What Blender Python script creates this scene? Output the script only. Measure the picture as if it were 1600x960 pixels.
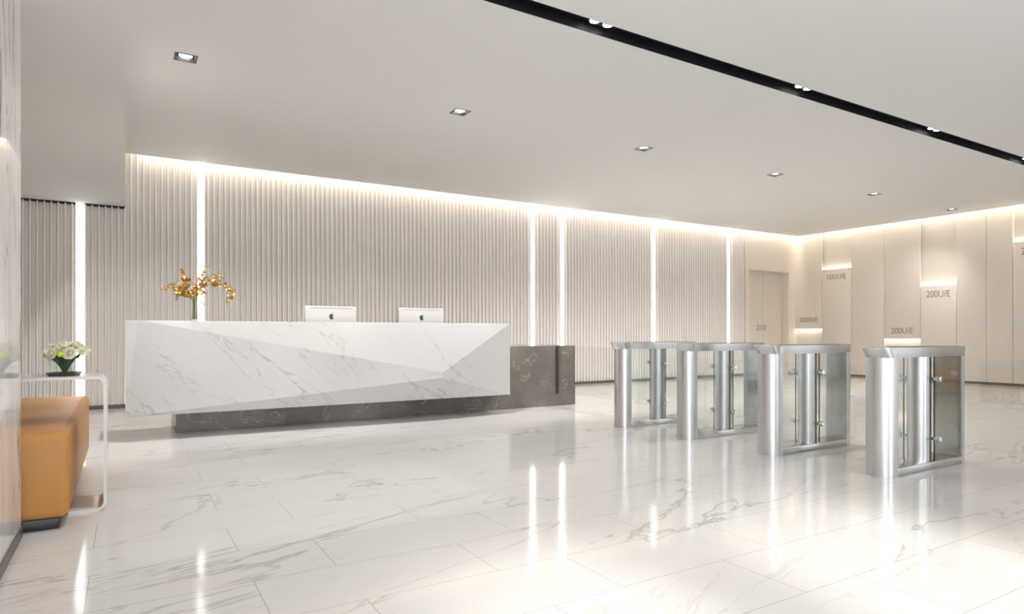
import bpy, math, random
from mathutils import Vector, Matrix

random.seed(7)
scene = bpy.context.scene
for o in list(bpy.data.objects):
    bpy.data.objects.remove(o)
C = scene.collection

# ------------------------------------------------------------------ camera
cam_d = bpy.data.cameras.new('camera')
cam = bpy.data.objects.new('camera', cam_d)
C.objects.link(cam)
cam.location = (0, 0, 1.11)
cam.rotation_euler = (math.radians(90), 0, -math.atan2(0.5171, 0.8559))
cam_d.sensor_width = 36
cam_d.lens = 22.5
cam_d.shift_y = 0.025
cam_d.clip_start = 0.05
cam_d.clip_end = 200
scene.camera = cam
RIGHT = Vector((0.8559, -0.5171, 0))
FWD = Vector((0.5171, 0.8559, 0))

# ------------------------------------------------------------------ light
scene.view_settings.view_transform = 'Standard'
scene.view_settings.look = 'None'
scene.view_settings.gamma = 1
scene.view_settings.exposure = 0.53
scene.view_settings.use_curve_mapping = False
scene.cycles.max_bounces = 14
scene.cycles.diffuse_bounces = 7
scene.cycles.glossy_bounces = 6
scene.cycles.transparent_max_bounces = 24
scene.cycles.caustics_reflective = False
scene.cycles.caustics_refractive = False
scene.cycles.use_denoising = True

world = bpy.data.worlds.new('world')
scene.world = world
world.use_nodes = True
bg = world.node_tree.nodes['Background']
bg.inputs[0].default_value = (0.93, 0.96, 1.0, 1)
bg.inputs[1].default_value = 0.8


def lamp(name, kind, loc, direction, power, color=(1, 1, 1), size=None, size_y=None, xaxis=None, **kw):
    d = bpy.data.lights.new(name, kind)
    d.energy = power
    d.color = color
    if kind == 'AREA':
        d.shape = 'RECTANGLE'
        d.size = size
        d.size_y = size_y
    for k, v in kw.items():
        setattr(d, k, v)
    o = bpy.data.objects.new(name, d)
    C.objects.link(o)
    o.location = loc
    zz = -Vector(direction).normalized()
    if xaxis is None:
        o.rotation_euler = zz.to_track_quat('Z', 'Y').to_euler()
    else:
        xx = Vector(xaxis)
        xx = (xx - zz * xx.dot(zz)).normalized()
        o.rotation_euler = Matrix((xx, zz.cross(xx), zz)).transposed().to_euler()
    return o


WARM = (1.0, 0.92, 0.78)
lamp('sunlight', 'SUN', (0, -6, 6), (0.22, 1.0, -0.76), 3.4, (1.0, 0.95, 0.88), angle=math.radians(8))
# daylight through the glazed front behind the camera
lamp('daylight', 'AREA', (2.4, -2.5, 1.9), (0, 1, 0.03), 240, (0.95, 0.975, 1.0), 8.5, 3.6, (1, 0, 0))

HC = 3.72      # ceiling underside
HU = 4.05      # upper slab over the cove
YB = 11.0      # back wall rib fronts
XR = 15.80     # right wall backing

# cove lamps hidden above the ceiling edge
lamp('cove_lamp_back', 'AREA', (7.9, 10.90, 3.97), (0, 0.25, -1), 68, WARM, 15.5, 0.05, (1, 0, 0))
lamp('cove_lamp_right', 'AREA', (15.68, 4.5, 3.97), (0.25, 0, -1), 52, WARM, 13.0, 0.05, (0, 1, 0))


# ------------------------------------------------------------------ materials
def new_mat(name):
    m = bpy.data.materials.new(name)
    m.use_nodes = True
    return m, m.node_tree.nodes, m.node_tree.links, m.node_tree.nodes['Principled BSDF']


def simple(name, col, rough=0.5, metal=0.0, bump=None, var=0.0, spec=0.5, coat=0.0):
    m, N, L, b = new_mat(name)
    b.inputs['Base Color'].default_value = (*col, 1)
    b.inputs['Roughness'].default_value = rough
    b.inputs['Metallic'].default_value = metal
    b.inputs['Specular IOR Level'].default_value = spec
    b.inputs['Coat Weight'].default_value = coat
    if var or bump:
        tc = N.new('ShaderNodeTexCoord')
        no = N.new('ShaderNodeTexNoise')
        no.inputs['Scale'].default_value = bump[0] if bump else 6
        no.inputs['Detail'].default_value = 4
        L.new(tc.outputs['Object'], no.inputs['Vector'])
        if var:
            mx = N.new('ShaderNodeMix')
            mx.data_type = 'RGBA'
            mx.inputs['A'].default_value = (*[c * (1 - var) for c in col], 1)
            mx.inputs['B'].default_value = (*[min(1, c * (1 + var)) for c in col], 1)
            L.new(no.outputs['Fac'], mx.inputs['Factor'])
            L.new(mx.outputs['Result'], b.inputs['Base Color'])
        if bump:
            bp = N.new('ShaderNodeBump')
            bp.inputs['Strength'].default_value = bump[1]
            bp.inputs['Distance'].default_value = 0.01
            L.new(no.outputs['Fac'], bp.inputs['Height'])
            L.new(bp.outputs['Normal'], b.inputs['Normal'])
    return m


def emit(name, col, s):
    m, N, L, b = new_mat(name)
    b.inputs['Base Color'].default_value = (*col, 1)
    b.inputs['Emission Color'].default_value = (*col, 1)
    b.inputs['Emission Strength'].default_value = s
    return m


def math_node(N, L, op, a, b=None, clamp=False):
    n = N.new('ShaderNodeMath')
    n.operation = op
    n.use_clamp = clamp
    for i, v in enumerate((a, b)):
        if v is None:
            continue
        if isinstance(v, (int, float)):
            n.inputs[i].default_value = v
        else:
            L.new(v, n.inputs[i])
    return n.outputs[0]


def marble(name, base, vein, vein2, scale=1.0, rot=(0.3, 0.2, 0.7), stretch=(1, 1, 1), rough=0.12, amt=1.0, tiles=None,
           cloud=0.06, coat=0.0, width=0.02, more=0.0):
    m, N, L, b = new_mat(name)
    tc = N.new('ShaderNodeTexCoord')
    src = tc.outputs['Object']
    brick = None
    if tiles:
        brick = N.new('ShaderNodeTexBrick')
        brick.offset = 0.37
        brick.inputs['Scale'].default_value = 1.0
        brick.inputs['Brick Width'].default_value = tiles[0]
        brick.inputs['Row Height'].default_value = tiles[1]
        brick.inputs['Mortar Size'].default_value = 0.0013
        brick.inputs['Mortar Smooth'].default_value = 0.0
        brick.inputs['Color1'].default_value = (0, 0, 0, 1)
        brick.inputs['Color2'].default_value = (1, 1, 1, 1)
        brick.inputs['Mortar'].default_value = (0.5, 0.5, 0.5, 1)
        mp0 = N.new('ShaderNodeMapping')
        mp0.inputs['Location'].default_value = (0.14, tiles[2], 0)
        L.new(src, mp0.inputs['Vector'])
        L.new(mp0.outputs['Vector'], brick.inputs['Vector'])
        vm = N.new('ShaderNodeVectorMath')
        vm.operation = 'MULTIPLY_ADD'
        L.new(brick.outputs['Color'], vm.inputs[0])
        vm.inputs[1].default_value = (0.0, 0.0, 0.35)
        L.new(src, vm.inputs[2])
        src = vm.outputs[0]
    mp = N.new('ShaderNodeMapping')
    mpr = N.new('ShaderNodeMapping')
    mpr.inputs['Rotation'].default_value = rot
    mp.inputs['Scale'].default_value = stretch
    L.new(src, mpr.inputs['Vector'])
    L.new(mpr.outputs['Vector'], mp.inputs['Vector'])

    def vein_mask(sc, w, distort, patch_scale, lo, hi):
        n = N.new('ShaderNodeTexNoise')
        n.inputs['Scale'].default_value = sc
        n.inputs['Detail'].default_value = 7
        n.inputs['Roughness'].default_value = 0.55
        n.inputs['Distortion'].default_value = distort
        L.new(mp.outputs['Vector'], n.inputs['Vector'])
        d = math_node(N, L, 'ABSOLUTE', math_node(N, L, 'SUBTRACT', n.outputs['Fac'], 0.5))
        r = N.new('ShaderNodeMapRange')
        r.interpolation_type = 'SMOOTHSTEP'
        r.inputs['From Min'].default_value = 0
        r.inputs['From Max'].default_value = w
        r.inputs['To Min'].default_value = 1
        r.inputs['To Max'].default_value = 0
        L.new(d, r.inputs['Value'])
        p = N.new('ShaderNodeTexNoise')
        p.inputs['Scale'].default_value = patch_scale
        p.inputs['Detail'].default_value = 3
        L.new(mp.outputs['Vector'], p.inputs['Vector'])
        r2 = N.new('ShaderNodeMapRange')
        r2.inputs['From Min'].default_value = lo
        r2.inputs['From Max'].default_value = hi
        L.new(p.outputs['Fac'], r2.inputs['Value'])
        return math_node(N, L, 'MULTIPLY', r.outputs[0], r2.outputs[0])

    a1 = math_node(N, L, 'MULTIPLY', vein_mask(0.55 * scale, width * 0.5, 0.5, 0.9 * scale, 0.42 - more, 0.62 - more), amt)
    a2 = math_node(N, L, 'MULTIPLY', vein_mask(1.6 * scale, width * 0.5, 0.9, 1.3 * scale, 0.48 - more, 0.70 - more), amt * 0.7)
    a3 = math_node(N, L, 'MULTIPLY', vein_mask(0.4 * scale, width * 4.5, 0.6, 0.8 * scale, 0.46, 0.74), amt * 0.22)
    cl = N.new('ShaderNodeTexNoise')
    cl.inputs['Scale'].default_value = 0.8 * scale
    cl.inputs['Detail'].default_value = 5
    L.new(mp.outputs['Vector'], cl.inputs['Vector'])

    def mix(fac, A, B):
        mx = N.new('ShaderNodeMix')
        mx.data_type = 'RGBA'
        L.new(fac, mx.inputs['Factor'])
        for k, v in (('A', A), ('B', B)):
            if isinstance(v, tuple):
                mx.inputs[k].default_value = (*v, 1)
            else:
                L.new(v, mx.inputs[k])
        return mx.outputs['Result']

    c = mix(cl.outputs['Fac'], tuple(x * (1 - cloud) for x in base), tuple(min(1, x * (1 + cloud)) for x in base))
    c = mix(a3, c, vein2)
    c = mix(a2, c, vein2)
    c = mix(a1, c, vein)
    if brick:
        mf = math_node(N, L, 'MULTIPLY', brick.outputs['Fac'], 0.75)
        c = mix(mf, c, (0.16, 0.15, 0.14))
    L.new(c, b.inputs['Base Color'])
    b.inputs['Roughness'].default_value = rough
    b.inputs['Specular IOR Level'].default_value = 0.4
    b.inputs['Coat Weight'].default_value = coat
    b.inputs['Coat Roughness'].default_value = 0.03
    return m


def glass(name, tint=(0.975, 0.985, 0.98), ior=1.45, gloss=(1, 1, 1), rough=0.0):
    m = bpy.data.materials.new(name)
    m.use_nodes = True
    N, L = m.node_tree.nodes, m.node_tree.links
    N.clear()
    out = N.new('ShaderNodeOutputMaterial')
    mx = N.new('ShaderNodeMixShader')
    lw = N.new('ShaderNodeLayerWeight')
    lw.inputs['Blend'].default_value = 0.5
    p5 = math_node(N, L, 'POWER', lw.outputs['Facing'], 5.0)
    fr = math_node(N, L, 'ADD', math_node(N, L, 'MULTIPLY', p5, 0.55), ior * 0.03)
    tr = N.new('ShaderNodeBsdfTransparent')
    tr.inputs['Color'].default_value = (*tint, 1)
    gl = N.new('ShaderNodeBsdfGlossy')
    gl.inputs['Color'].default_value = (*gloss, 1)
    gl.inputs['Roughness'].default_value = rough
    L.new(fr, mx.inputs[0])
    L.new(tr.outputs[0], mx.inputs[1])
    L.new(gl.outputs[0], mx.inputs[2])
    L.new(mx.outputs[0], out.inputs[0])
    return m


def brushed(name, col=(0.68, 0.68, 0.685), rough=0.32):
    m, N, L, b = new_mat(name)
    b.inputs['Metallic'].default_value = 1
    b.inputs['Base Color'].default_value = (*col, 1)
    tc = N.new('ShaderNodeTexCoord')
    mp = N.new('ShaderNodeMapping')
    mp.inputs['Scale'].default_value = (420, 420, 1.5)
    no = N.new('ShaderNodeTexNoise')
    no.inputs['Scale'].default_value = 1.0
    no.inputs['Detail'].default_value = 2
    L.new(tc.outputs['Object'], mp.inputs['Vector'])
    L.new(mp.outputs['Vector'], no.inputs['Vector'])
    r = N.new('ShaderNodeMapRange')
    r.inputs['To Min'].default_value = rough - 0.02
    r.inputs['To Max'].default_value = rough + 0.02
    L.new(no.outputs['Fac'], r.inputs['Value'])
    L.new(r.outputs[0], b.inputs['Roughness'])
    return m


M = {}
M['ceiling'] = simple('ceiling_paint', (0.73, 0.72, 0.705), 0.75, var=0.01, spec=0.2)
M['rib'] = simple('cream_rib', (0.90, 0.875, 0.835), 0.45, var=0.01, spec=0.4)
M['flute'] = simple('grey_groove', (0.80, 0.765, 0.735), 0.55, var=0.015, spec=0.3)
M['beige'] = simple('beige_panel', (0.76, 0.70, 0.63), 0.5, var=0.015, spec=0.3)
M['white_wall'] = simple('white_wall', (0.75, 0.74, 0.72), 0.7)
M['base'] = simple('dark_baseboard', (0.10, 0.095, 0.09), 0.35)
M['black'] = simple('black_matte', (0.008, 0.008, 0.009), 0.5)
M['black_plastic'] = simple('black_plinth', (0.018, 0.018, 0.02), 0.4)
M['trim'] = simple('grey_light_trim', (0.05, 0.048, 0.046), 0.4)
M['floor'] = marble('floor_marble', (0.665, 0.655, 0.643), (0.31, 0.31, 0.285), (0.47, 0.44, 0.41), scale=1.0,
                    rot=(0.0, 0.0, -0.25), stretch=(0.5, 2.0, 1.0), rough=0.09, amt=0.6, more=0.05, tiles=(1.0, 0.45, -3.94 + 0.45 * 9), cloud=0.05,
                    width=0.018)
M['marble'] = marble('white_marble', (0.50, 0.492, 0.487), (0.22, 0.205, 0.195), (0.34, 0.325, 0.31), scale=1.25,
                     rot=(0.0, -0.72, 0.0), stretch=(0.36, 0.9, 2.0), rough=0.16, amt=0.55, cloud=0.05, width=0.010, more=0.05)
M['wall_marble'] = marble('wall_marble', (0.76, 0.745, 0.73), (0.12, 0.10, 0.085), (0.40, 0.37, 0.345), scale=1.2,
                          rot=(0.0, 0.0, 0.0), stretch=(1, 3.2, 0.5), rough=0.035, amt=1.5, cloud=0.08, width=0.035, more=0.08)
M['stone'] = marble('grey_stone', (0.150, 0.134, 0.117), (0.42, 0.40, 0.37), (0.27, 0.25, 0.225), scale=3.0,
                    rot=(0.5, 0.4, 0.9), stretch=(1, 1, 1), rough=0.2, amt=0.9, cloud=0.6, width=0.011, more=0.12)
M['led'] = emit('led_white', (1.0, 0.97, 0.93), 3.2)
M['led_warm'] = emit('led_warm', (1.0, 0.93, 0.80), 22.0)
M['lens'] = emit('lamp_lens', (1.0, 0.98, 0.95), 6.0)
M['steel'] = brushed('brushed_steel')
M['steel_cap'] = brushed('steel_cap', (0.70, 0.69, 0.68), 0.17)
M['chrome'] = simple('chrome', (0.85, 0.85, 0.86), 0.06, 1.0)
M['plate'] = simple('polished_plate', (0.50, 0.51, 0.51), 0.07, 1.0)
M['glass'] = glass('clear_glass')
M['vase_glass'] = glass('vase_glass', (0.96, 0.98, 0.97), 1.35)
M['tan'] = simple('tan_leather', (0.48, 0.222, 0.052), 0.42, bump=(140, 0.12), var=0.05)
M['white_lacquer'] = simple('white_lacquer', (0.70, 0.685, 0.67), 0.2)
M['computer'] = simple('computer_shell', (0.52, 0.51, 0.49), 0.3)
M['screen'] = simple('screen_black', (0.01, 0.01, 0.012), 0.1)
M['slot'] = simple('slot_grey', (0.30, 0.31, 0.33), 0.4)
M['emblem'] = simple('emblem_black', (0.006, 0.006, 0.007), 0.2)
M['gold'] = simple('gold_petal', (0.62, 0.39, 0.125), 0.35, 0.35, bump=(60, 0.2), var=0.25)
M['gold_stem'] = simple('gold_stem', (0.42, 0.24, 0.06), 0.4, 0.3)
M['stem'] = simple('green_stem', (0.05, 0.12, 0.055), 0.5, var=0.2)
M['stem_pale'] = simple('olive_stem', (0.13, 0.13, 0.04), 0.45, var=0.2)
M['petal'] = simple('white_petal', (0.90, 0.88, 0.74), 0.55, var=0.05)
M['petal_core'] = simple('yellow_core', (0.62, 0.58, 0.16), 0.6)
M['lime'] = simple('lime_ball', (0.62, 0.78, 0.04), 0.5, bump=(120, 0.5), var=0.1)
M['bud'] = simple('green_bud', (0.34, 0.45, 0.10), 0.5, var=0.1)
M['pewter'] = simple('pewter_tray', (0.16, 0.15, 0.135), 0.3, 0.7)
M['water'] = glass('vase_water', (0.93, 0.96, 0.95), 1.33)
M['letter'] = simple('letter_grey', (0.24, 0.215, 0.185), 0.5)
M['door'] = simple('door_leaf', (0.72, 0.66, 0.59), 0.5, var=0.015, spec=0.3)


# ------------------------------------------------------------------ mesh helpers
class MB:
    def __init__(self):
        self.v, self.f = [], []

    def add(self, verts, faces):
        n = len(self.v)
        self.v += [tuple(p) for p in verts]
        self.f += [tuple(i + n for i in f) for f in faces]
        return self

    def box(self, x0, x1, y0, y1, z0, z1):
        vs = [(x, y, z) for z in (z0, z1) for y in (y0, y1) for x in (x0, x1)]
        return self.add(vs, [(0, 2, 3, 1), (4, 5, 7, 6), (0, 1, 5, 4), (2, 6, 7, 3), (0, 4, 6, 2), (1, 3, 7, 5)])

    def rings(self, rings, cap0=True, cap1=True):
        k = len(rings[0])
        vs = [p for r in rings for p in r]
        fs = []
        for i in range(len(rings) - 1):
            for j in range(k):
                a, b = i * k + j, i * k + (j + 1) % k
                fs.append((a, b, b + k, a + k))
        if cap0:
            fs.append(tuple(range(k))[::-1])
        if cap1:
            fs.append(tuple(range((len(rings) - 1) * k, len(rings) * k)))
        return self.add(vs, fs)

    def lathe(self, prof, seg=32, c=(0, 0, 0), cap0=True, cap1=True):
        return self.rings([[(c[0] + r * math.cos(2 * math.pi * j / seg), c[1] + r * math.sin(2 * math.pi * j / seg), c[2] + z)
                            for j in range(seg)] for r, z in prof], cap0, cap1)

    def prism(self, outline, z0, z1):
        return self.rings([[(x, y, z0) for x, y in outline], [(x, y, z1) for x, y in outline]])

    def tube(self, pts, rad, seg=8):
        pts = [Vector(p) for p in pts]
        if not isinstance(rad, (list, tuple)):
            rad = [rad] * len(pts)
        rings = []
        ref = Vector((0.13, 0.27, 0.95))
        for i, p in enumerate(pts):
            t = (pts[min(i + 1, len(pts) - 1)] - pts[max(i - 1, 0)]).normalized()
            if abs(t.dot(ref)) > 0.97:
                ref = Vector((1, 0.1, 0.05))
            a = t.cross(ref).normalized()
            b = t.cross(a)
            rings.append([p + (a * math.cos(2 * math.pi * j / seg) + b * math.sin(2 * math.pi * j / seg)) * rad[i] for j in range(seg)])
        return self.rings(rings)

    def ball(self, c, r, seg=14, n=9, sz=1.0):
        prof = [(max(1e-4, r * math.sin(math.pi * i / n)), -r * sz * math.cos(math.pi * i / n)) for i in range(n + 1)]
        return self.lathe(prof, seg, c)

    def mesh(self, name, mat, smooth=None):
        me = bpy.data.meshes.new(name)
        me.from_pydata(self.v, [], self.f)
        import bmesh
        bm = bmesh.new()
        bm.from_mesh(me)
        bmesh.ops.remove_doubles(bm, verts=bm.verts, dist=1e-6)
        bmesh.ops.recalc_face_normals(bm, faces=bm.faces)
        bm.to_mesh(me)
        bm.free()
        if smooth:
            for p in me.polygons:
                p.use_smooth = True
            me.set_sharp_from_angle(angle=math.radians(smooth))
        me.materials.append(mat)
        return me

    def build(self, name, mat, parent=None, smooth=None, bevel=None, segs=3):
        o = bpy.data.objects.new(name, self.mesh(name, mat, smooth))
        C.objects.link(o)
        if parent:
            o.parent = parent
        if bevel:
            md = o.modifiers.new('bevel', 'BEVEL')
            md.width = bevel
            md.segments = segs
            md.limit_method = 'ANGLE'
            md.angle_limit = math.radians(40)
            md.harden_normals = False
            for p in o.data.polygons:
                p.use_smooth = True
            o.data.set_sharp_from_angle(angle=math.radians(40)) if segs < 2 else None
        return o


def tag(o, label, cat, group=None):
    o['label'] = label
    o['category'] = cat
    if group:
        o['group'] = group
    return o


def struct(o):
    o['kind'] = 'structure'
    return o


def thing(name, label, cat, loc=(0, 0, 0), rotz=0.0, group=None):
    o = bpy.data.objects.new(name, None)
    o.empty_display_size = 0.1
    C.objects.link(o)
    o.location = loc
    o.rotation_euler = (0, 0, rotz)
    return tag(o, label, cat, group)


def kids(o):
    return [c for c in bpy.data.objects if c.parent == o]


def copy_tree(o, loc=None, parent=None):
    c = o.copy()
    C.objects.link(c)
    if parent:
        c.parent = parent
    if loc is not None:
        c.location = loc
    for k in kids(o):
        copy_tree(k, None, c)
    return c


def text_mesh(name, body, width, height, mat, parent, matrix, depth=0.006):
    cu = bpy.data.curves.new(name, 'FONT')
    cu.body = body
    cu.extrude = 0.02
    cu.offset = -0.012
    to = bpy.data.objects.new(name + '_tmp', cu)
    C.objects.link(to)
    dg = bpy.context.evaluated_depsgraph_get()
    dg.update()
    me = bpy.data.meshes.new_from_object(to.evaluated_get(dg))
    bpy.data.objects.remove(to)
    xs = [v.co.x for v in me.vertices]
    ys = [v.co.y for v in me.vertices]
    zs = [v.co.z for v in me.vertices]
    sx, sy, sz = width / (max(xs) - min(xs)), height / (max(ys) - min(ys)), depth / (max(zs) - min(zs))
    cx, cy = (max(xs) + min(xs)) / 2, (max(ys) + min(ys)) / 2
    for v in me.vertices:
        v.co = matrix @ Vector(((v.co.x - cx) * sx, (v.co.y - cy) * sy, (v.co.z - min(zs)) * sz))
    me.materials.clear()
    me.materials.append(mat)
    me.name = name
    o = bpy.data.objects.new(name, me)
    C.objects.link(o)
    o.parent = parent
    return o


# ------------------------------------------------------------------ floor and ceiling
struct(MB().box(-3.2, 16.2, -2.4, 11.4, -0.2, 0.0).build('floor', M['floor']))

DL_X = [0.49 + 2.9 * k for k in range(6)]       # downlight row
DL_Y, DL_H = 6.80, 0.098
TR0, TR1 = 4.218, 4.417                         # light channel
cl = MB()
XE = 15.64
YE = 10.86
cl.box(0, XE, -2.2, TR0, HC, HC + 0.09)
cl.box(0, XE, TR1, DL_Y - DL_H, HC, HC + 0.09)
cl.box(0, XE, DL_Y + DL_H, YE, HC, HC + 0.09)
prev = 0.0
for x in DL_X:
    cl.box(prev, x - DL_H, DL_Y - DL_H, DL_Y + DL_H, HC, HC + 0.09)
    prev = x + DL_H
cl.box(prev, XE, DL_Y - DL_H, DL_Y + DL_H, HC, HC + 0.09)
cl.box(-3.2, 16.2, -2.2, 11.4, HU, HU + 0.1)
cl.box(-3.2, 0.0, -2.2, 10.985, 2.96, HU)
struct(cl.build('ceiling', M['ceiling']))

# ------------------------------------------------------------------ back wall with ribs
STRIPS = [-0.555, 1.008, 7.16, 7.90, 10.51, 13.06]
SW = 0.05
fl = []
xs, pitch = -2.5, 0.08
prof = [(-2.5, YB + 0.055)]
k = 0
while True:
    x0 = -2.5 + k * pitch
    if x0 + pitch > 13.68:
        break
    k += 1
    hit = [s for s in STRIPS if x0 < s + SW + 0.004 and x0 + 0.030 > s - SW - 0.004]
    if hit:
        continue
    prof += [(x0, YB + 0.055), (x0 + 0.003, YB + 0.012), (x0 + 0.007, YB + 0.002), (x0 + 0.0135, YB), (x0 + 0.020, YB + 0.002),
             (x0 + 0.024, YB + 0.012), (x0 + 0.027, YB + 0.055)]
    nx = -2.5 + k * pitch
    if not [s for s in STRIPS if nx < s + SW + 0.004 and nx + 0.030 > s - SW - 0.004]:
        prof += [(x0 + 0.041, YB + 0.050), (x0 + 0.0535, YB + 0.047), (x0 + 0.066, YB + 0.050)]
prof += [(13.68, YB + 0.055), (13.68, YB + 0.2), (-2.5, YB + 0.2)]
n = len(prof)
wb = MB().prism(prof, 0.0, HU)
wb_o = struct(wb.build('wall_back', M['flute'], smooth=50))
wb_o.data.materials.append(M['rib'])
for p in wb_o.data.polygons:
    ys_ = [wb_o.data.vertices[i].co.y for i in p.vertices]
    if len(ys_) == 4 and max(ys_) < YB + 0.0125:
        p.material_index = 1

wp = MB()
DX0, DX1, DH = 13.83, 15.43, 2.74
wp.box(13.68, DX0, YB, YB + 0.3, 0, HU)
wp.box(DX1, 16.2, YB, YB + 0.3, 0, HU)
wp.box(DX0, DX1, YB, YB + 0.3, DH, HU)
struct(wp.build('wall_back_plain', M['beige']))

dr = MB().box(DX0, (DX0 + DX1) / 2 - 0.004, YB + 0.22, YB + 0.27, 0.005, DH)
dr.box((DX0 + DX1) / 2 + 0.004, DX1, YB + 0.22, YB + 0.27, 0.005, DH)
door = struct(dr.build('door_1', M['door']))
MBACK = Matrix(((1, 0, 0), (0, 0, -1), (0, 1, 0)))      # text facing -Y
text_mesh('lettering', '21VE', 0.40, 0.15, M['letter'], door,
          Matrix.Translation((14.60, YB + 0.22, 1.24)) @ MBACK.to_4x4())

bb = MB().box(-2.5, 13.68, YB - 0.012, YB + 0.05, 0, 0.055)
struct(bb.build('baseboard_back', M['base']))
bb = MB().box(13.68, DX0, YB - 0.012, YB + 0.02, 0, 0.055).box(DX1, 15.7, YB - 0.012, YB + 0.02, 0, 0.055)
struct(bb.build('baseboard_back_plain', M['base']))
struct(MB().box(-2.5, -0.612, YB + 0.004, YB + 0.05, 2.935, 2.97).box(-0.498, 0.0, YB + 0.004, YB + 0.05, 2.935, 2.97).box(-2.5, -0.612, YB - 0.006, YB + 0.004, 2.95, 2.97).box(-0.498, 0.0, YB - 0.006, YB + 0.004, 2.95, 2.97).build('gap_shade_strip', M['black']))  # black strips stand in for the shadow gap where alcove ceiling meets wall

GS = 'vertical light strips set into the ribbed wall'
lab = ['vertical white light strip in the lower left alcove, behind the white bouquet',
       'vertical white light strip rising behind the vase of golden orchids',
       'left one of the close pair of vertical light strips above the grey stone counter',
       'right one of the close pair of vertical light strips above the grey stone counter',
       'vertical light strip rising behind the first, farthest turnstile',
       'vertical light strip near the right end of the ribbed wall, by the door recess']
for s, l in zip(STRIPS, lab):
    top = 2.955 if s < 0 else HU - 0.06
    t = thing('light_strip', l, 'light', (s, YB + 0.053, 0.058), group=GS)
    MB().box(-SW, SW, -0.012, 0.0, 0, top - 0.06).build('diffuser', M['led'], t)
    MB().box(-SW - 0.003, -SW, -0.03, 0.0, 0, top - 0.06).box(SW, SW + 0.003, -0.03, 0.0, 0, top - 0.06).build('channel_edge', M['white_wall'], t)

# ------------------------------------------------------------------ left walls
struct(MB().box(-3.2, -0.486, -2.3, 4.36, 0.0, 2.96).build('wall_left', M['wall_marble']))
struct(MB().box(-0.4865, -0.478, -2.3, 4.366, 0.0, 0.058).build('baseboard_left', M['base']))
struct(MB().box(-3.2, -2.5, 4.36, YB + 0.2, 0.0, 2.96).build('wall_alcove', M['white_wall']))

# ------------------------------------------------------------------ right wall of beige panels
wr = struct(MB().box(XR, XR + 0.3, -2.4, YB + 0.3, 0, HU).build('wall_right', M['beige']))
seams = [11.0, 10.22, 9.43, 8.60, 7.78, 7.03, 6.46, 5.98, 5.25, 4.5, 3.7, 2.9, 2.1]
XF = XR - 0.07
MR = Matrix(((0, 0, -1), (-1, 0, 0), (0, 1, 0)))         # text facing -X, running towards -Y
steps = {0: ('up', 1.21, '2000I/E', 1.456, 0.53, 0.13), 1: ('low', 2.76, '1XX1LVIE', 2.56, 0.50, 0.14),
         3: ('up', 0.96, '200U/E', 1.155, 0.50, 0.14), 4: ('low', 2.18, '200U/E', 1.99, 0.49, 0.145),
         7: ('low', 2.98, '200U/E', 2.78, 0.44, 0.14)}
for i in range(len(seams) - 1):
    y1, y0 = seams[i] - 0.004, seams[i + 1] + 0.004
    z0, z1 = 0.055, HU
    st = steps.get(i)
    if st:
        if st[0] == 'up':
            z0 = st[1]
        else:
            z1 = st[1]
    p = MB().box(XF, XF + 0.03 if st else XR, y0, y1, z0, z1).build('panel', M['beige'], wr, bevel=0.002, segs=2)
    if st:
        e = st[1]
        dz = 0.035 if st[0] == 'up' else -0.035
        MB().box(XF + 0.031, XF + 0.045, y0 + 0.01, y1 - 0.01, e + dz - 0.012, e + dz + 0.012).build('light_strip', M['led_warm'], p)
        yc = (y0 + y1) / 2
        text_mesh('lettering', st[2], st[4], st[5], M['letter'], p, Matrix.Translation((XF, yc, st[3])) @ MR.to_4x4())
struct(MB().box(XR - 0.06, XR, -2.3, YB, 0, 0.05).build('baseboard_right', M['base']))

# front of the room, behind the camera: piers between openings; the wide one and an outside porch roof are added to block sun
wf = MB()
wf.box(1.2, 1.55, -2.4, -2.2, 0, HU).box(3.1, 4.7, -2.4, -2.2, 0, HU).box(9.5, 9.9, -2.4, -2.2, 0, HU).box(15.3, 16.2, -2.4, -2.2, 0, HU)
struct(wf.build('wall_front', M['white_wall']))
struct(MB().box(4.0, 17.0, -8.5, -2.4, 3.75, 3.95).build('sun_block_roof', M['white_wall']))

# ------------------------------------------------------------------ ceiling lights
GD = 'square recessed downlights in a row'


def make_downlight():
    t = thing('downlight', '', 'light', (0, 0, HC), group=GD)
    h, w = DL_H, 0.018
    fr = MB()
    # bevelled frame
    o = [(-h, -h), (h, -h), (h, h), (-h, h)]
    q = h - w
    i_ = [(-q, -q), (q, -q), (q, q), (-q, q)]
    fr.rings([[(x, y, 0.03) for x, y in o], [(x, y, -0.003) for x, y in o], [(x, y, -0.003) for x, y in i_], [(x * .97, y * .97, 0.03) for x, y in i_]], False, False)
    fr.build('frame', M['trim'], t)
    hs = MB()
    hs.rings([[(x, y, 0.005) for x, y in i_], [(x, y, 0.05) for x, y in i_]], False, True)
    hs.build('recess', M['black'], t)
    MB().lathe([(0.058, 0.040), (0.058, 0.016), (0.052, 0.012), (0.03, 0.009), (0.001, 0.008)], 32).build('lens', M['lens'], t, smooth=60)
    return t


names = ['nearest and largest square downlight, at upper left of the ceiling', 'second square downlight from the left in the row over the desk',
         'third square downlight from the left in the ceiling row', 'fourth square downlight from the left in the ceiling row',
         'fifth square downlight from the left, second last in the row', 'farthest square downlight, last of the row by the beige panel wall']
dl0 = make_downlight()
for i, x in enumerate(DL_X):
    t = dl0 if i == 0 else copy_tree(dl0)
    t.location = (x, DL_Y, HC)
    t['label'] = names[i]
for x in DL_X:
    lamp('downlight_lamp', 'SPOT', (x, DL_Y, HC - 0.01), (0, 0.5, -1), 310 if x < 14 else 80, (1, 0.965, 0.93), spot_size=math.radians(96), spot_blend=0.8, shadow_soft_size=0.05)

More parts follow.
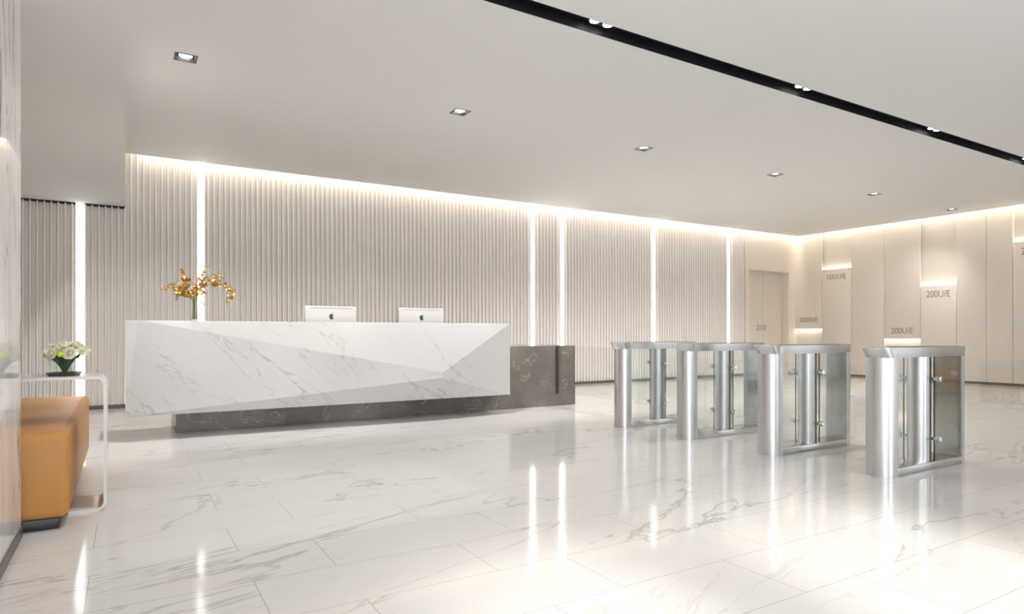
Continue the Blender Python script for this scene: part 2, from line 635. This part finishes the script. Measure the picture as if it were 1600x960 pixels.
ch = thing('light_channel', 'long black recessed lighting channel crossing the ceiling at upper right', 'light channel', (0, (TR0 + TR1) / 2, HC))
hw = (TR1 - TR0) / 2
cm = MB()
hw -= 0.0006
cm.box(0.0006, XE, -hw, -hw + 0.006, 0.0, 0.10).box(0.0006, XE, hw - 0.006, hw, 0.0, 0.10).box(0.0006, XE, -hw, hw, 0.094, 0.10)
cm.build('channel', M['black'], ch)
GT = 'twin spotlights in the black ceiling channel'
tw_x = [0.70, 3.50, 6.30, 9.06, 11.85]


def make_twin():
    t = thing('twin_spotlight', '', 'spotlight', (0, 0, 0), group=GT)
    # rounded housing with two lenses
    out = []
    for cx, a0 in ((0.075, -90), (-0.075, 90)):
        for j in range(13):
            a = math.radians(a0 + j * 15)
            out.append((cx + 0.06 * math.cos(a), 0.06 * math.sin(a)))
    MB().prism(out, 0.055, 0.0935).build('housing', M['black_plastic'], t, smooth=40)
    for cx in (-0.072, 0.072):
        MB().lathe([(0.046, 0.056), (0.044, 0.048), (0.03, 0.044), (0.001, 0.043)], 24, (cx, 0, 0)).build('lens', M['lens'], t, smooth=60)
    return t


tl = ['twin spotlight in the ceiling channel out past the top of the view', 'nearest twin spotlight seen in the black ceiling channel',
      'second twin spotlight along the black ceiling channel', 'third twin spotlight along the black ceiling channel',
      'farthest twin spotlight in the black channel, at the right edge of the view']
tw0 = make_twin()
for i, x in enumerate(tw_x):
    t = tw0 if i == 0 else copy_tree(tw0)
    t.location = (x, (TR0 + TR1) / 2 - 0.012, HC)
    t['label'] = tl[i]
for x in tw_x:
    lamp('twin_spotlight_lamp', 'SPOT', (x, (TR0 + TR1) / 2, HC + 0.035), (0, 0.2, -1), 110, (1, 0.975, 0.945), spot_size=math.radians(112), spot_blend=0.9, shadow_soft_size=0.06)

# ------------------------------------------------------------------ reception desk
desk = thing('reception_desk', 'long faceted white marble reception desk on a dark grey stone counter', 'desk', (0, 7.5, 0))
T, B = 1.235, 0.262
ap = 0.19
v = [(0, 0, T), (0.11, 0, T), (4.5, 0, T), (4.5, 0, B), (0, 0, B), (3.405, -ap, 0.609), (3.405, -ap, 0.543),
     (0, 0.46, T), (4.5, 0.46, T), (4.5, 0.46, B), (0, 0.46, B)]
f = [(1, 5, 2), (0, 4, 1), (1, 4, 6, 5), (2, 5, 6, 3), (4, 3, 6), (0, 1, 2, 8, 7), (7, 8, 9, 10), (4, 10, 9, 3), (0, 7, 10, 4), (2, 3, 9, 8)]
MB().add(v, f).build('marble_front', M['marble'], desk)
sc = MB().box(0.48, 5.96, 0.47, 1.25, 0.0, 0.91)
sc.build('stone_counter', M['stone'], desk, bevel=0.003, segs=1)

# computers
GC = 'desktop computers on the reception desk'


def make_computer():
    t = thing('desktop_computer', '', 'computer', (0, 0, 0), group=GC)
    sh = MB()
    w, z0, z1 = 0.33, 0.10, 0.535
    rings = []
    for y, i in ((0.045, 0.0), (0.028, 0.0), (0.006, 0.008), (0.0, 0.02)):
        rings.append([(-w + i, y, z0 + i), (w - i, y, z0 + i), (w - i, y, z1 - i), (-w + i, y, z1 - i)])
    sh.rings(rings)
    sh.build('housing', M['computer'], t, bevel=0.006, segs=2)
    MB().box(-w + 0.012, w - 0.012, 0.045, 0.048, z0 + 0.07, z1 - 0.012).build('screen', M['screen'], t)
    MB().box(-w + 0.06, w - 0.06, -0.0015, 0.004, z1 - 0.030, z1 - 0.022).build('vent_slot', M['slot'], t)
    st = MB()
    st.box(-0.10, 0.10, -0.06, 0.13, 0.0, 0.012)
    st.add([(-0.08, 0.11, 0.012), (0.08, 0.11, 0.012), (0.08, 0.02, 0.22), (-0.08, 0.02, 0.22), (-0.08, 0.12, 0.012), (0.08, 0.12, 0.012), (0.08, 0.035, 0.22), (-0.08, 0.035, 0.22)],
           [(0, 1, 2, 3), (4, 7, 6, 5), (0, 4, 5, 1), (1, 5, 6, 2), (2, 6, 7, 3), (3, 7, 4, 0)])
    st.build('stand', M['computer'], t)
    # fruit-shaped emblem with a bite at the right, and its leaf
    pts = [(0.00, 0.78), (-0.16, 0.86), (-0.36, 0.86), (-0.56, 0.76), (-0.70, 0.56), (-0.76, 0.28), (-0.74, -0.02), (-0.66, -0.34),
           (-0.52, -0.64), (-0.36, -0.86), (-0.22, -0.92), (-0.08, -0.88), (0.06, -0.84), (0.20, -0.88), (0.34, -0.92), (0.48, -0.84),
           (0.62, -0.62), (0.72, -0.36), (0.60, -0.28), (0.48, -0.10), (0.44, 0.12), (0.48, 0.34), (0.58, 0.50), (0.68, 0.58),
           (0.56, 0.76), (0.38, 0.86), (0.20, 0.86)]
    leaf = [(0.02, 0.92), (0.04, 1.12), (0.16, 1.28), (0.34, 1.36), (0.34, 1.16), (0.22, 1.00), (0.10, 0.93)]
    em = MB()
    sc_ = 0.037
    zc = 0.535 - 0.135
    for pl in (pts, leaf):
        em.rings([[(x * sc_, -0.003, zc + z * sc_) for x, z in pl], [(x * sc_, 0.0005, zc + z * sc_) for x, z in pl]])
    em.build('emblem', M['emblem'], t)
    return t


pc = make_computer()
pc.location = (2.228, 8.10, 0.9105)
pc['label'] = 'left white desktop computer behind the desk, nearer the golden orchids'
pc2 = copy_tree(pc, (3.455, 8.10, 0.9105))
pc2.rotation_euler = (0, 0, -0.05)
pc2['label'] = 'right white desktop computer behind the desk, farther from the golden orchids'

# ------------------------------------------------------------------ golden orchids in a vase
VX, VY, VZ = 0.651, 7.75, T
vase = thing('tall_vase', 'tall clear glass cylinder vase standing on the marble desk top', 'vase', (VX, VY, VZ))
MB().lathe([(0.040, 0.0), (0.041, 0.01), (0.041, 0.25), (0.038, 0.25), (0.037, 0.016), (0.001, 0.015)], 40, cap0=True, cap1=True).build('glass_wall', M['vase_glass'], vase, smooth=40)


def petal_flower(size, petals=5, cup=0.35, seed=0, w=0.62):
    rnd = random.Random(seed)
    mb = MB()
    for p in range(petals):
        a = 2 * math.pi * p / petals + rnd.uniform(-.15, .15)
        ca, sa = math.cos(a), math.sin(a)
        nu, nv = 5, 4
        g = []
        tilt = cup + rnd.uniform(-.15, .15)
        for i in range(nu + 1):
            u = i / nu
            wd = w * size * math.sin(math.pi * min(1, 0.12 + 0.80 * u)) ** 0.8
            for j in range(nv + 1):
                s = (j / nv - 0.5)
                r = 0.06 * size + u * size * (1 - 0.25 * abs(s) * 2 * u)
                h = tilt * size * u * u + 0.25 * size * (s * s) * 1.2 - 0.18 * size * max(0, u - 0.7)
                x, y = r, s * wd * 1.25
                g.append((x * ca - y * sa, x * sa + y * ca, h))
        fs = []
        for i in range(nu):
            for j in range(nv):
                q = i * (nv + 1) + j
                fs.append((q, q + 1, q + nv + 2, q + nv + 1))
        mb.add(g, fs)
    return mb


flower_me = [petal_flower(0.037, 5, 0.35 + 0.1 * s, s).mesh('blossom', M['gold'], 60) for s in range(3)]
bud_me = MB().ball((0, 0, 0), 0.012, 10, 7, 1.2).mesh('bud', M['gold'], 60)
PX = 0.00697
CENTER = Vector((VX, VY, 0))


def spray_pt(px, py, depth=0.0):
    # offsets from the vase mouth measured along the desk view, in metres
    return CENTER + RIGHT * ((px - 304.5) * PX) + FWD * depth + Vector((0, 0, 1.11 + (520 - py) * PX))


def smooth_path(pts, n=20):
    out = []
    P = [pts[0]] + list(pts) + [pts[-1]]
    for i in range(1, len(P) - 2):
        p0, p1, p2, p3 = P[i - 1], P[i], P[i + 1], P[i + 2]
        for k in range(n):
            t = k / n
            out.append(0.5 * ((2 * p1) + (-p0 + p2) * t + (2 * p0 - 5 * p1 + 4 * p2 - p3) * t * t + (-p0 + 3 * p1 - 3 * p2 + p3) * t ** 3))
    out.append(pts[-1])
    return out


GO = 'golden orchid sprays in the tall vase'
sprays = [
    ('golden orchid spray reaching straight out to the left', [(300, 499), (300, 468), (286, 453), (268, 449), (249, 453)], 0.02, 14, 1.0),
    ('golden orchid spray pointing up and left, topmost on its side', [(302, 499), (302, 466), (292, 445), (286, 432), (281, 419)], 0.05, 15, 1.0),
    ('short thin golden spray of buds rising near the middle', [(304, 499), (304, 466), (306, 446), (302, 434), (300, 427)], 0.07, 5, 0.45),
    ('golden orchid spray pointing up and right to a single top bud', [(306, 499), (306, 466), (312, 444), (319, 428), (326, 419)], -0.02, 11, 0.8),
    ('golden orchid spray leaning right to one round bloom', [(307, 499), (307, 464), (318, 444), (331, 434), (345, 432)], 0.06, 12, 0.9),
    ('golden orchid spray arching over and drooping at far right', [(308, 499), (308, 464), (326, 445), (345, 445), (360, 456), (362, 466), (352, 477)], 0.0, 22, 0.85),
    ('golden orchid spray bunched low over the vase mouth at front', [(305, 499), (305, 468), (312, 456), (318, 456), (324, 464)], -0.09, 11, 1.25),
    ('golden orchid spray bunched low to the left at front', [(303, 499), (303, 468), (297, 459), (289, 455), (278, 461)], -0.08, 11, 1.2),
]
rnd = random.Random(11)
for lab, path, dep, nb, sz in sprays:
    t = thing('orchid_spray', lab, 'flower', (VX, VY, VZ + 0.02), group=GO)
    base = Vector((VX, VY, VZ + 0.02))
    pts = [spray_pt(x, y, dep * max(0, i - 0.6) / 3 + (0.0 if i else 0)) for i, (x, y) in enumerate(path)]
    sp = smooth_path(pts, 12)
    MB().tube([p - base for p in sp[:13]], 0.0036, 8).build('green_stem', M['stem_pale'], t, smooth=60)
    MB().tube([p - base for p in sp[12:]], [0.003 - 0.0016 * i / max(1, len(sp) - 13) for i in range(len(sp) - 12)], 6).build('stem', M['gold_stem'], t, smooth=60)
    n0 = 12 + (len(sp) - 13) * 0.22
    nb = int(nb * 1.9)
    for b in range(nb):
        fr = b / max(1, nb - 1)
        q = sp[min(len(sp) - 1, int(n0 + (len(sp) - 1 - n0) * fr))]
        spread = 0.042 * (1 - 0.5 * fr)
        off = Vector((rnd.uniform(-1, 1), rnd.uniform(-1, 1), rnd.uniform(-1, 1))) * spread
        is_bud = fr > 0.93 or (rnd.random() < 0.18)
        o = bpy.data.objects.new('bud' if is_bud else 'blossom', bud_me if is_bud else rnd.choice(flower_me))
        C.objects.link(o)
        o.parent = t
        o.location = q - base + off
        d = (-FWD * rnd.uniform(0.4, 1.0) + Vector((rnd.uniform(-.7, .7), rnd.uniform(-.7, .7), rnd.uniform(-.5, .8)))).normalized()
        o.rotation_euler = d.to_track_quat('Z', 'Y').to_euler()
        s = sz * rnd.uniform(0.75, 1.15) * (1 - 0.45 * fr)
        o.scale = (s, s, s)
# hanging tendrils, part of the low sprays' look
for lab, path in (('thin golden tendril with a bud drooping left of the vase', [(302, 499), (302, 467), (292, 456), (281, 458), (278, 468)]),
                  ('thin golden tendril with a bud drooping right of the vase', [(307, 499), (307, 467), (312, 463), (317, 469), (321, 477)])):
    t = thing('orchid_tendril', lab, 'flower', (VX, VY, VZ + 0.02))
    base = Vector((VX, VY, VZ + 0.02))
    sp = smooth_path([spray_pt(x, y, -0.01 * i) for i, (x, y) in enumerate(path)], 12)
    MB().tube([p - base for p in sp], 0.0022, 6).build('stem', M['gold_stem'], t, smooth=60)
    for q, s in ((sp[-1], 0.95), (sp[-6], 0.7)):
        o = bpy.data.objects.new('bud', bud_me)
        C.objects.link(o)
        o.parent = t
        o.location = q - base
        o.scale = (s, s, s)

# ------------------------------------------------------------------ glass turnstiles
TX = 5.588
TY = [5.82, 4.81, 3.80, 2.79]
R_, HX = 0.11, 0.523


def d_outline(sign, r=R_, inner=0.495, cx=HX, n=24):
    out = []
    for j in range(n + 1):
        a = math.pi / 2 + math.pi * j / n
        out.append((-cx + r * math.cos(a), r * math.sin(a)))
    out += [(-inner, -r), (-inner, r)]
    return [(sign * -x, y) if sign > 0 else (x, y) for x, y in out]


def stadium(r, cx0, cx1, n=20, stretch=0.0):
    out = []
    for j in range(n + 1):
        a = math.pi / 2 + math.pi * j / n
        out.append((cx0 + (r + stretch) * math.cos(a), r * math.sin(a)))
    for j in range(n + 1):
        a = -math.pi / 2 + math.pi * j / n
        out.append((cx1 + r * math.cos(a), r * math.sin(a)))
    return out


GTN = 'steel and glass turnstiles in a row'


def clip_mb(side, z):
    mb = MB()
    mb.tube([(0.027, side * y, z) for y in (0.078, 0.128, 0.1285, 0.136, 0.1365, 0.170, 0.1705, 0.174)],
            [0.015, 0.015, 0.012, 0.012, 0.024, 0.024, 0.019, 0.016], 18)
    return mb


def make_turnstile(wings=(1, -1)):
    t = thing('turnstile', '', 'turnstile', (0, 0, 0), group=GTN)
    MB().prism(d_outline(-1), 0.0, 0.915).build('front_column', M['steel'], t, smooth=40)
    MB().prism(d_outline(1), 0.0, 0.915).build('rear_column', M['steel'], t, smooth=40)
    MB().box(-0.495, 0.495, -R_, R_, 0.0, 0.062).build('base_rail', M['steel_cap'], t, bevel=0.004, segs=2)
    cp = MB()
    cp.rings([[(x, y, 0.915) for x, y in stadium(0.113, -HX, HX)], [(x, y, 0.93) for x, y in stadium(0.114, -HX, HX, stretch=0.008)],
              [(x, y, 0.985) for x, y in stadium(0.118, -HX, HX, stretch=0.055)], [(x, y, 0.992) for x, y in stadium(0.118, -HX, HX, stretch=0.057)],
              [(x, y, 0.996) for x, y in stadium(0.113, -HX, HX, stretch=0.05)]])
    cp.build('top_cap', M['steel_cap'], t, smooth=30)
    MB().box(-0.30, 0.47, -0.075, 0.075, 0.9955, 0.9985).build('reader_plate', M['screen'], t, bevel=0.001, segs=1)
    MB().box(-0.4945, -0.4925, -0.098, 0.098, 0.063, 0.914).build('inner_plate', M['plate'], t)
    MB().box(0.4925, 0.4945, -0.098, 0.098, 0.063, 0.914).build('inner_plate', M['plate'], t)
    MB().lathe([(0.085, 0.062), (0.085, 0.915)], 40, (0.027, 0, 0)).build('centre_post', M['steel'], t, smooth=40)
    for s in (1, -1):
        y0, y1 = sorted((s * 0.100, s * 0.108))
        MB().box(-0.495, 0.000, y0, y1, 0.062, 0.915).build('side_pane', M['glass'], t)
        MB().box(0.054, 0.495, y0, y1, 0.062, 0.915).build('side_pane', M['glass'], t)
        MB().box(-0.004, 0.000, y0 - 0.001, y1 + 0.001, 0.062, 0.915).box(0.054, 0.058, y0 - 0.001, y1 + 0.001, 0.062, 0.915).build('edge_strip', M['trim'], t)
        for z in (0.25, 0.735):
            clip_mb(s, z).build('clip', M['chrome'], t, smooth=40)
    for s in wings:
        y0, y1 = sorted((s * 0.088, s * 0.495))
        w = MB().rings([[(0.021, y0, z) for z in (0.2, 0.82)] + [(0.021, y1, z) for z in (0.82, 0.2)],
                        [(0.033, y0, z) for z in (0.2, 0.82)] + [(0.033, y1, z) for z in (0.82, 0.2)]])
        w.build('glass_wing', M['glass'], t)
    return t


tn = ['farthest steel and glass turnstile, beside the grey stone counter', 'second steel and glass turnstile counting from the stone counter',
      'third steel and glass turnstile counting from the stone counter', 'nearest steel and glass turnstile, at far right of the row']
mid = make_turnstile((1, -1))
mid.location = (TX, TY[1], 0)
mid['label'] = tn[1]
t3 = copy_tree(mid, (TX, TY[2], 0))
t3['label'] = tn[2]
first = make_turnstile((-1,))
first.location = (TX, TY[0], 0)
first['label'] = tn[0]
last = make_turnstile((1,))
last.location = (TX, TY[3], 0)
last['label'] = tn[3]

# fixed glass barriers either side of the row
b1 = thing('glass_barrier', 'fixed clear glass barrier between the stone counter and the farthest turnstile', 'barrier', (TX, 5.94, 0), group='fixed glass barriers')
MB().box(0.021, 0.033, 0.0, 2.022, 0.2, 0.905).build('pane', M['glass'], b1)
MB().box(0.010, 0.044, 2.0, 2.028, 0.19, 0.91).build('edge_channel', M['trim'], b1)
b2 = thing('glass_barrier', 'fixed clear glass barrier running from the nearest turnstile out of view at right', 'barrier', (TX, 2.67, 0), group='fixed glass barriers')
MB().box(0.021, 0.033, -1.45, 0.0, 0.2, 0.905).build('pane', M['glass'], b2)
MB().lathe([(0.03, 0.0), (0.03, 0.95)], 24, (0.027, -1.47, 0)).build('post', M['steel'], b2, smooth=40)

# ------------------------------------------------------------------ bench, side table, bouquet
bench = thing('bench', 'tan leather bench with rounded edges behind the end of the marble wall', 'bench', (-0.76, 5.6, 0))
bm_ = MB().box(-0.486, 0.486, -1.20, 1.20, 0.062, 0.555)
bo = bm_.build('leather_body', M['tan'], bench, bevel=0.045, segs=5)
MB().box(-0.42, 0.44, -1.17, 1.12, 0.0, 0.064).build('plinth', M['black_plastic'], bench, bevel=0.006, segs=2)

YT0, YT1 = 4.74, 5.11
TXO, HT, TH = -0.100, 0.838, 0.017


def ribbon_outline():
    r = 0.055
    o, i_ = [], []
    xl_top, xl_bot = -0.80, -0.30
    for a in range(0, 91, 10):      # upper corner
        q = math.radians(90 - a)
        o.append((TXO - r + r * math.cos(q), HT - r + r * math.sin(q)))
        i_.append((TXO - r + (r - TH) * math.cos(q), HT - r + (r - TH) * math.sin(q)))
    for a in range(0, 91, 10):      # lower corner
        q = math.radians(-a)
        o.append((TXO - r + r * math.cos(q), r + r * math.sin(q)))
        i_.append((TXO - r + (r - TH) * math.cos(q), r + (r - TH) * math.sin(q)))
    o = [(xl_top, HT)] + o + [(xl_bot, 0.0)]
    i_ = [(xl_top, HT - TH)] + i_ + [(xl_bot, TH)]
    return o, i_


o_, i_ = ribbon_outline()
rb = MB()
k = len(o_)
vs, fs = [], []
for (x, z), (xi, zi) in zip(o_, i_):
    vs += [(x, YT0, z), (xi, YT0, zi), (xi, YT1, zi), (x, YT1, z)]
for i in range(k - 1):
    for j in range(4):
        a, b = i * 4 + j, i * 4 + (j + 1) % 4
        fs.append((a, b, b + 4, a + 4))
fs += [(0, 1, 2, 3), tuple(range((k - 1) * 4, k * 4))[::-1]]
tb = rb.add(vs, fs).build('side_table', M['white_lacquer'], None, smooth=35)
tag(tb, 'white C-shaped side table bent over the tan leather bench', 'side table')

FX, FY, FZ = -0.329, 4.93, HT
fv = thing('square_vase', 'square clear glass vase on a pewter tray base, on the white side table', 'vase', (FX, FY, FZ))
fv.rotation_euler = (0, 0, -0.18)
tr = MB()
for_r = lambda a, b, z: [(-a, -b, z), (a, -b, z), (a, b, z), (-a, b, z)]
tr.rings([for_r(0.066, 0.066, 0.0), for_r(0.082, 0.082, 0.022), for_r(0.078, 0.078, 0.022), for_r(0.066, 0.066, 0.006)])
tr.build('tray', M['pewter'], fv)
gw = MB()
gw.rings([for_r(0.066, 0.066, 0.0065), for_r(0.070, 0.070, 0.125), for_r(0.067, 0.067, 0.125), for_r(0.063, 0.063, 0.010)])
gw.build('glass_wall', M['vase_glass'], fv)


def rose(size, seed):
    mb = MB()
    rnd = random.Random(seed)
    for layer, (nr, rad, hgt) in enumerate(((6, 1.0, 0.35), (5, 0.78, 0.62), (4, 0.5, 0.78), (3, 0.26, 0.72))):
        for p in range(nr):
            a = 2 * math.pi * p / nr + layer * 0.5 + rnd.uniform(-.1, .1)
            nu, nv = 5, 4
            g = []
            for i in range(nu + 1):
                u = i / nu
                for j in range(nv + 1):
                    s = (j / nv - 0.5) * 2
                    ang = a + s * (math.pi / nr) * 1.25 * math.sin(math.pi * (0.2 + 0.62 * u))
                    r = size * rad * (0.15 + 0.85 * math.sin(u * math.pi * 0.5)) * (1 - 0.05 * s * s)
                    z = size * (hgt * u * u + 0.10 * math.sin(3 * ang + seed) * u - (0.18 * max(0, u - .75) * 4 * (1 - layer * .3))) - size * 0.2 * (1 - u)
                    g.append((r * math.cos(ang), r * math.sin(ang), z))
            fs = []
            for i in range(nu):
                for j in range(nv):
                    q = i * (nv + 1) + j
                    fs.append((q, q + 1, q + nv + 2, q + nv + 1))
            mb.add(g, fs)
    return mb


PW = 0.00405


def bq(px, py, depth):
    return RIGHT * ((px - 101.5) * PW) + FWD * depth + Vector((0, 0, (587 - py) * PW))


rose_me = [rose(0.041, s).mesh('bloom', M['petal'], 70) for s in range(3)]
core_me = MB().ball((0, 0, 0.014), 0.009, 10, 6).mesh('core', M['petal_core'], 60)
GB = 'white lisianthus in the square vase'
back_lab = 'small creamy white bloom in the back and top of the bouquet'
blooms = [
    (95, 552, -0.075, 1.05, 'open creamy bloom at the front of the bouquet, left of the lime ball', (-0.1, 0.35)),
    (121, 552, -0.07, 1.0, 'open creamy bloom at the front of the bouquet, right of the lime ball', (0.25, 0.35)),
    (130, 550, -0.01, 0.75, 'creamy bloom at the far right edge of the bouquet', (0.8, 0.5)),
    (76, 552, -0.02, 0.72, 'creamy bloom at the far left edge of the bouquet, half closed', (-1.0, 0.2)),
    (81, 542, 0.01, 0.72, 'small creamy bloom at upper left of the bouquet', (-0.7, 0.9)),
    (90, 541, 0.03, 0.85, back_lab, (-0.3, 1.1)), (98, 539, 0.05, 0.85, back_lab, (0, 1.3)), (106, 540, -0.02, 0.95, back_lab, (0.0, 1.0)),
    (112, 540, 0.04, 0.85, back_lab, (0.25, 1.2)), (119, 544, 0.03, 0.85, back_lab, (0.5, 1.0)), (101, 545, -0.045, 0.85, back_lab, (0.0, 0.7)),
    (126, 547, 0.05, 0.75, back_lab, (0.7, 0.9)),
]
rnd = random.Random(3)
for px, py, dp, s, lab, (tx, tz) in blooms:
    t = thing('lisianthus', lab, 'flower', (FX, FY, FZ + 0.01), group=GB)
    head = bq(px, py, dp) - Vector((0, 0, 0.01))
    d = (RIGHT * tx - FWD * (0.9 if dp < -0.04 else 0.4) + Vector((0, 0, tz))).normalized()
    o = bpy.data.objects.new('bloom', rnd.choice(rose_me))
    C.objects.link(o)
    o.parent = t
    o.location = head
    o.rotation_euler = d.to_track_quat('Z', 'Y').to_euler()
    o.scale = (s, s, s)
    c = bpy.data.objects.new('core', core_me)
    C.objects.link(c)
    c.parent = t
    c.location = head
    c.rotation_euler = o.rotation_euler
    c.scale = (s, s, s)
    foot = Vector((rnd.uniform(-.012, .012), rnd.uniform(-.012, .012), 0.006))
    midp = foot * 0.5 + head * 0.35 + Vector((0, 0, 0.02))
    MB().tube(smooth_path([foot, midp, head - d * 0.006], 6), 0.0042, 7).build('stem', M['stem'], t, smooth=60)
    # one long leaf along the stem
    side = Vector((-head.y, head.x, 0)).normalized() if head.xy.length > 1e-3 else RIGHT.copy()
    lf = MB()
    pl = smooth_path([foot + side * 0.004, midp + side * 0.006, head * 0.9 + side * 0.004 - Vector((0, 0, 0.012))], 5)
    g = []
    for i, p in enumerate(pl):
        w = 0.011 * math.sin(math.pi * (0.1 + 0.86 * i / (len(pl) - 1)))
        g += [p - side * w, p + side * w + head.xy.to_3d() * 0.0, ]
    lf.add(g, [(2 * i, 2 * i + 1, 2 * i + 3, 2 * i + 2) for i in range(len(pl) - 1)])
    lo = lf.build('leaf', M['stem'], t, smooth=60)
    md = lo.modifiers.new('thick', 'SOLIDIFY')
    md.thickness = 0.0016
for nm, lab, px, py, dp, r, mt, sz in (('craspedia', 'bright lime yellow ball flower at the front of the bouquet', 109.5, 553, -0.085, 0.018, 'lime', 1.0),
                                       ('flower_bud', 'pale green closed bud at lower left of the bouquet', 84, 554, -0.06, 0.017, 'bud', 1.25)):
    t = thing(nm, lab, 'flower', (FX, FY, FZ + 0.01))
    head = bq(px, py, dp) - Vector((0, 0, 0.01))
    MB().ball(head, r, 18, 12, sz).build('head', M[mt], t, smooth=80)
    MB().tube(smooth_path([Vector((0.004, -0.01, 0.006)), head * 0.45 + Vector((0, 0, 0.02)), head], 6), 0.0038, 7).build('stem', M['stem'], t, smooth=60)
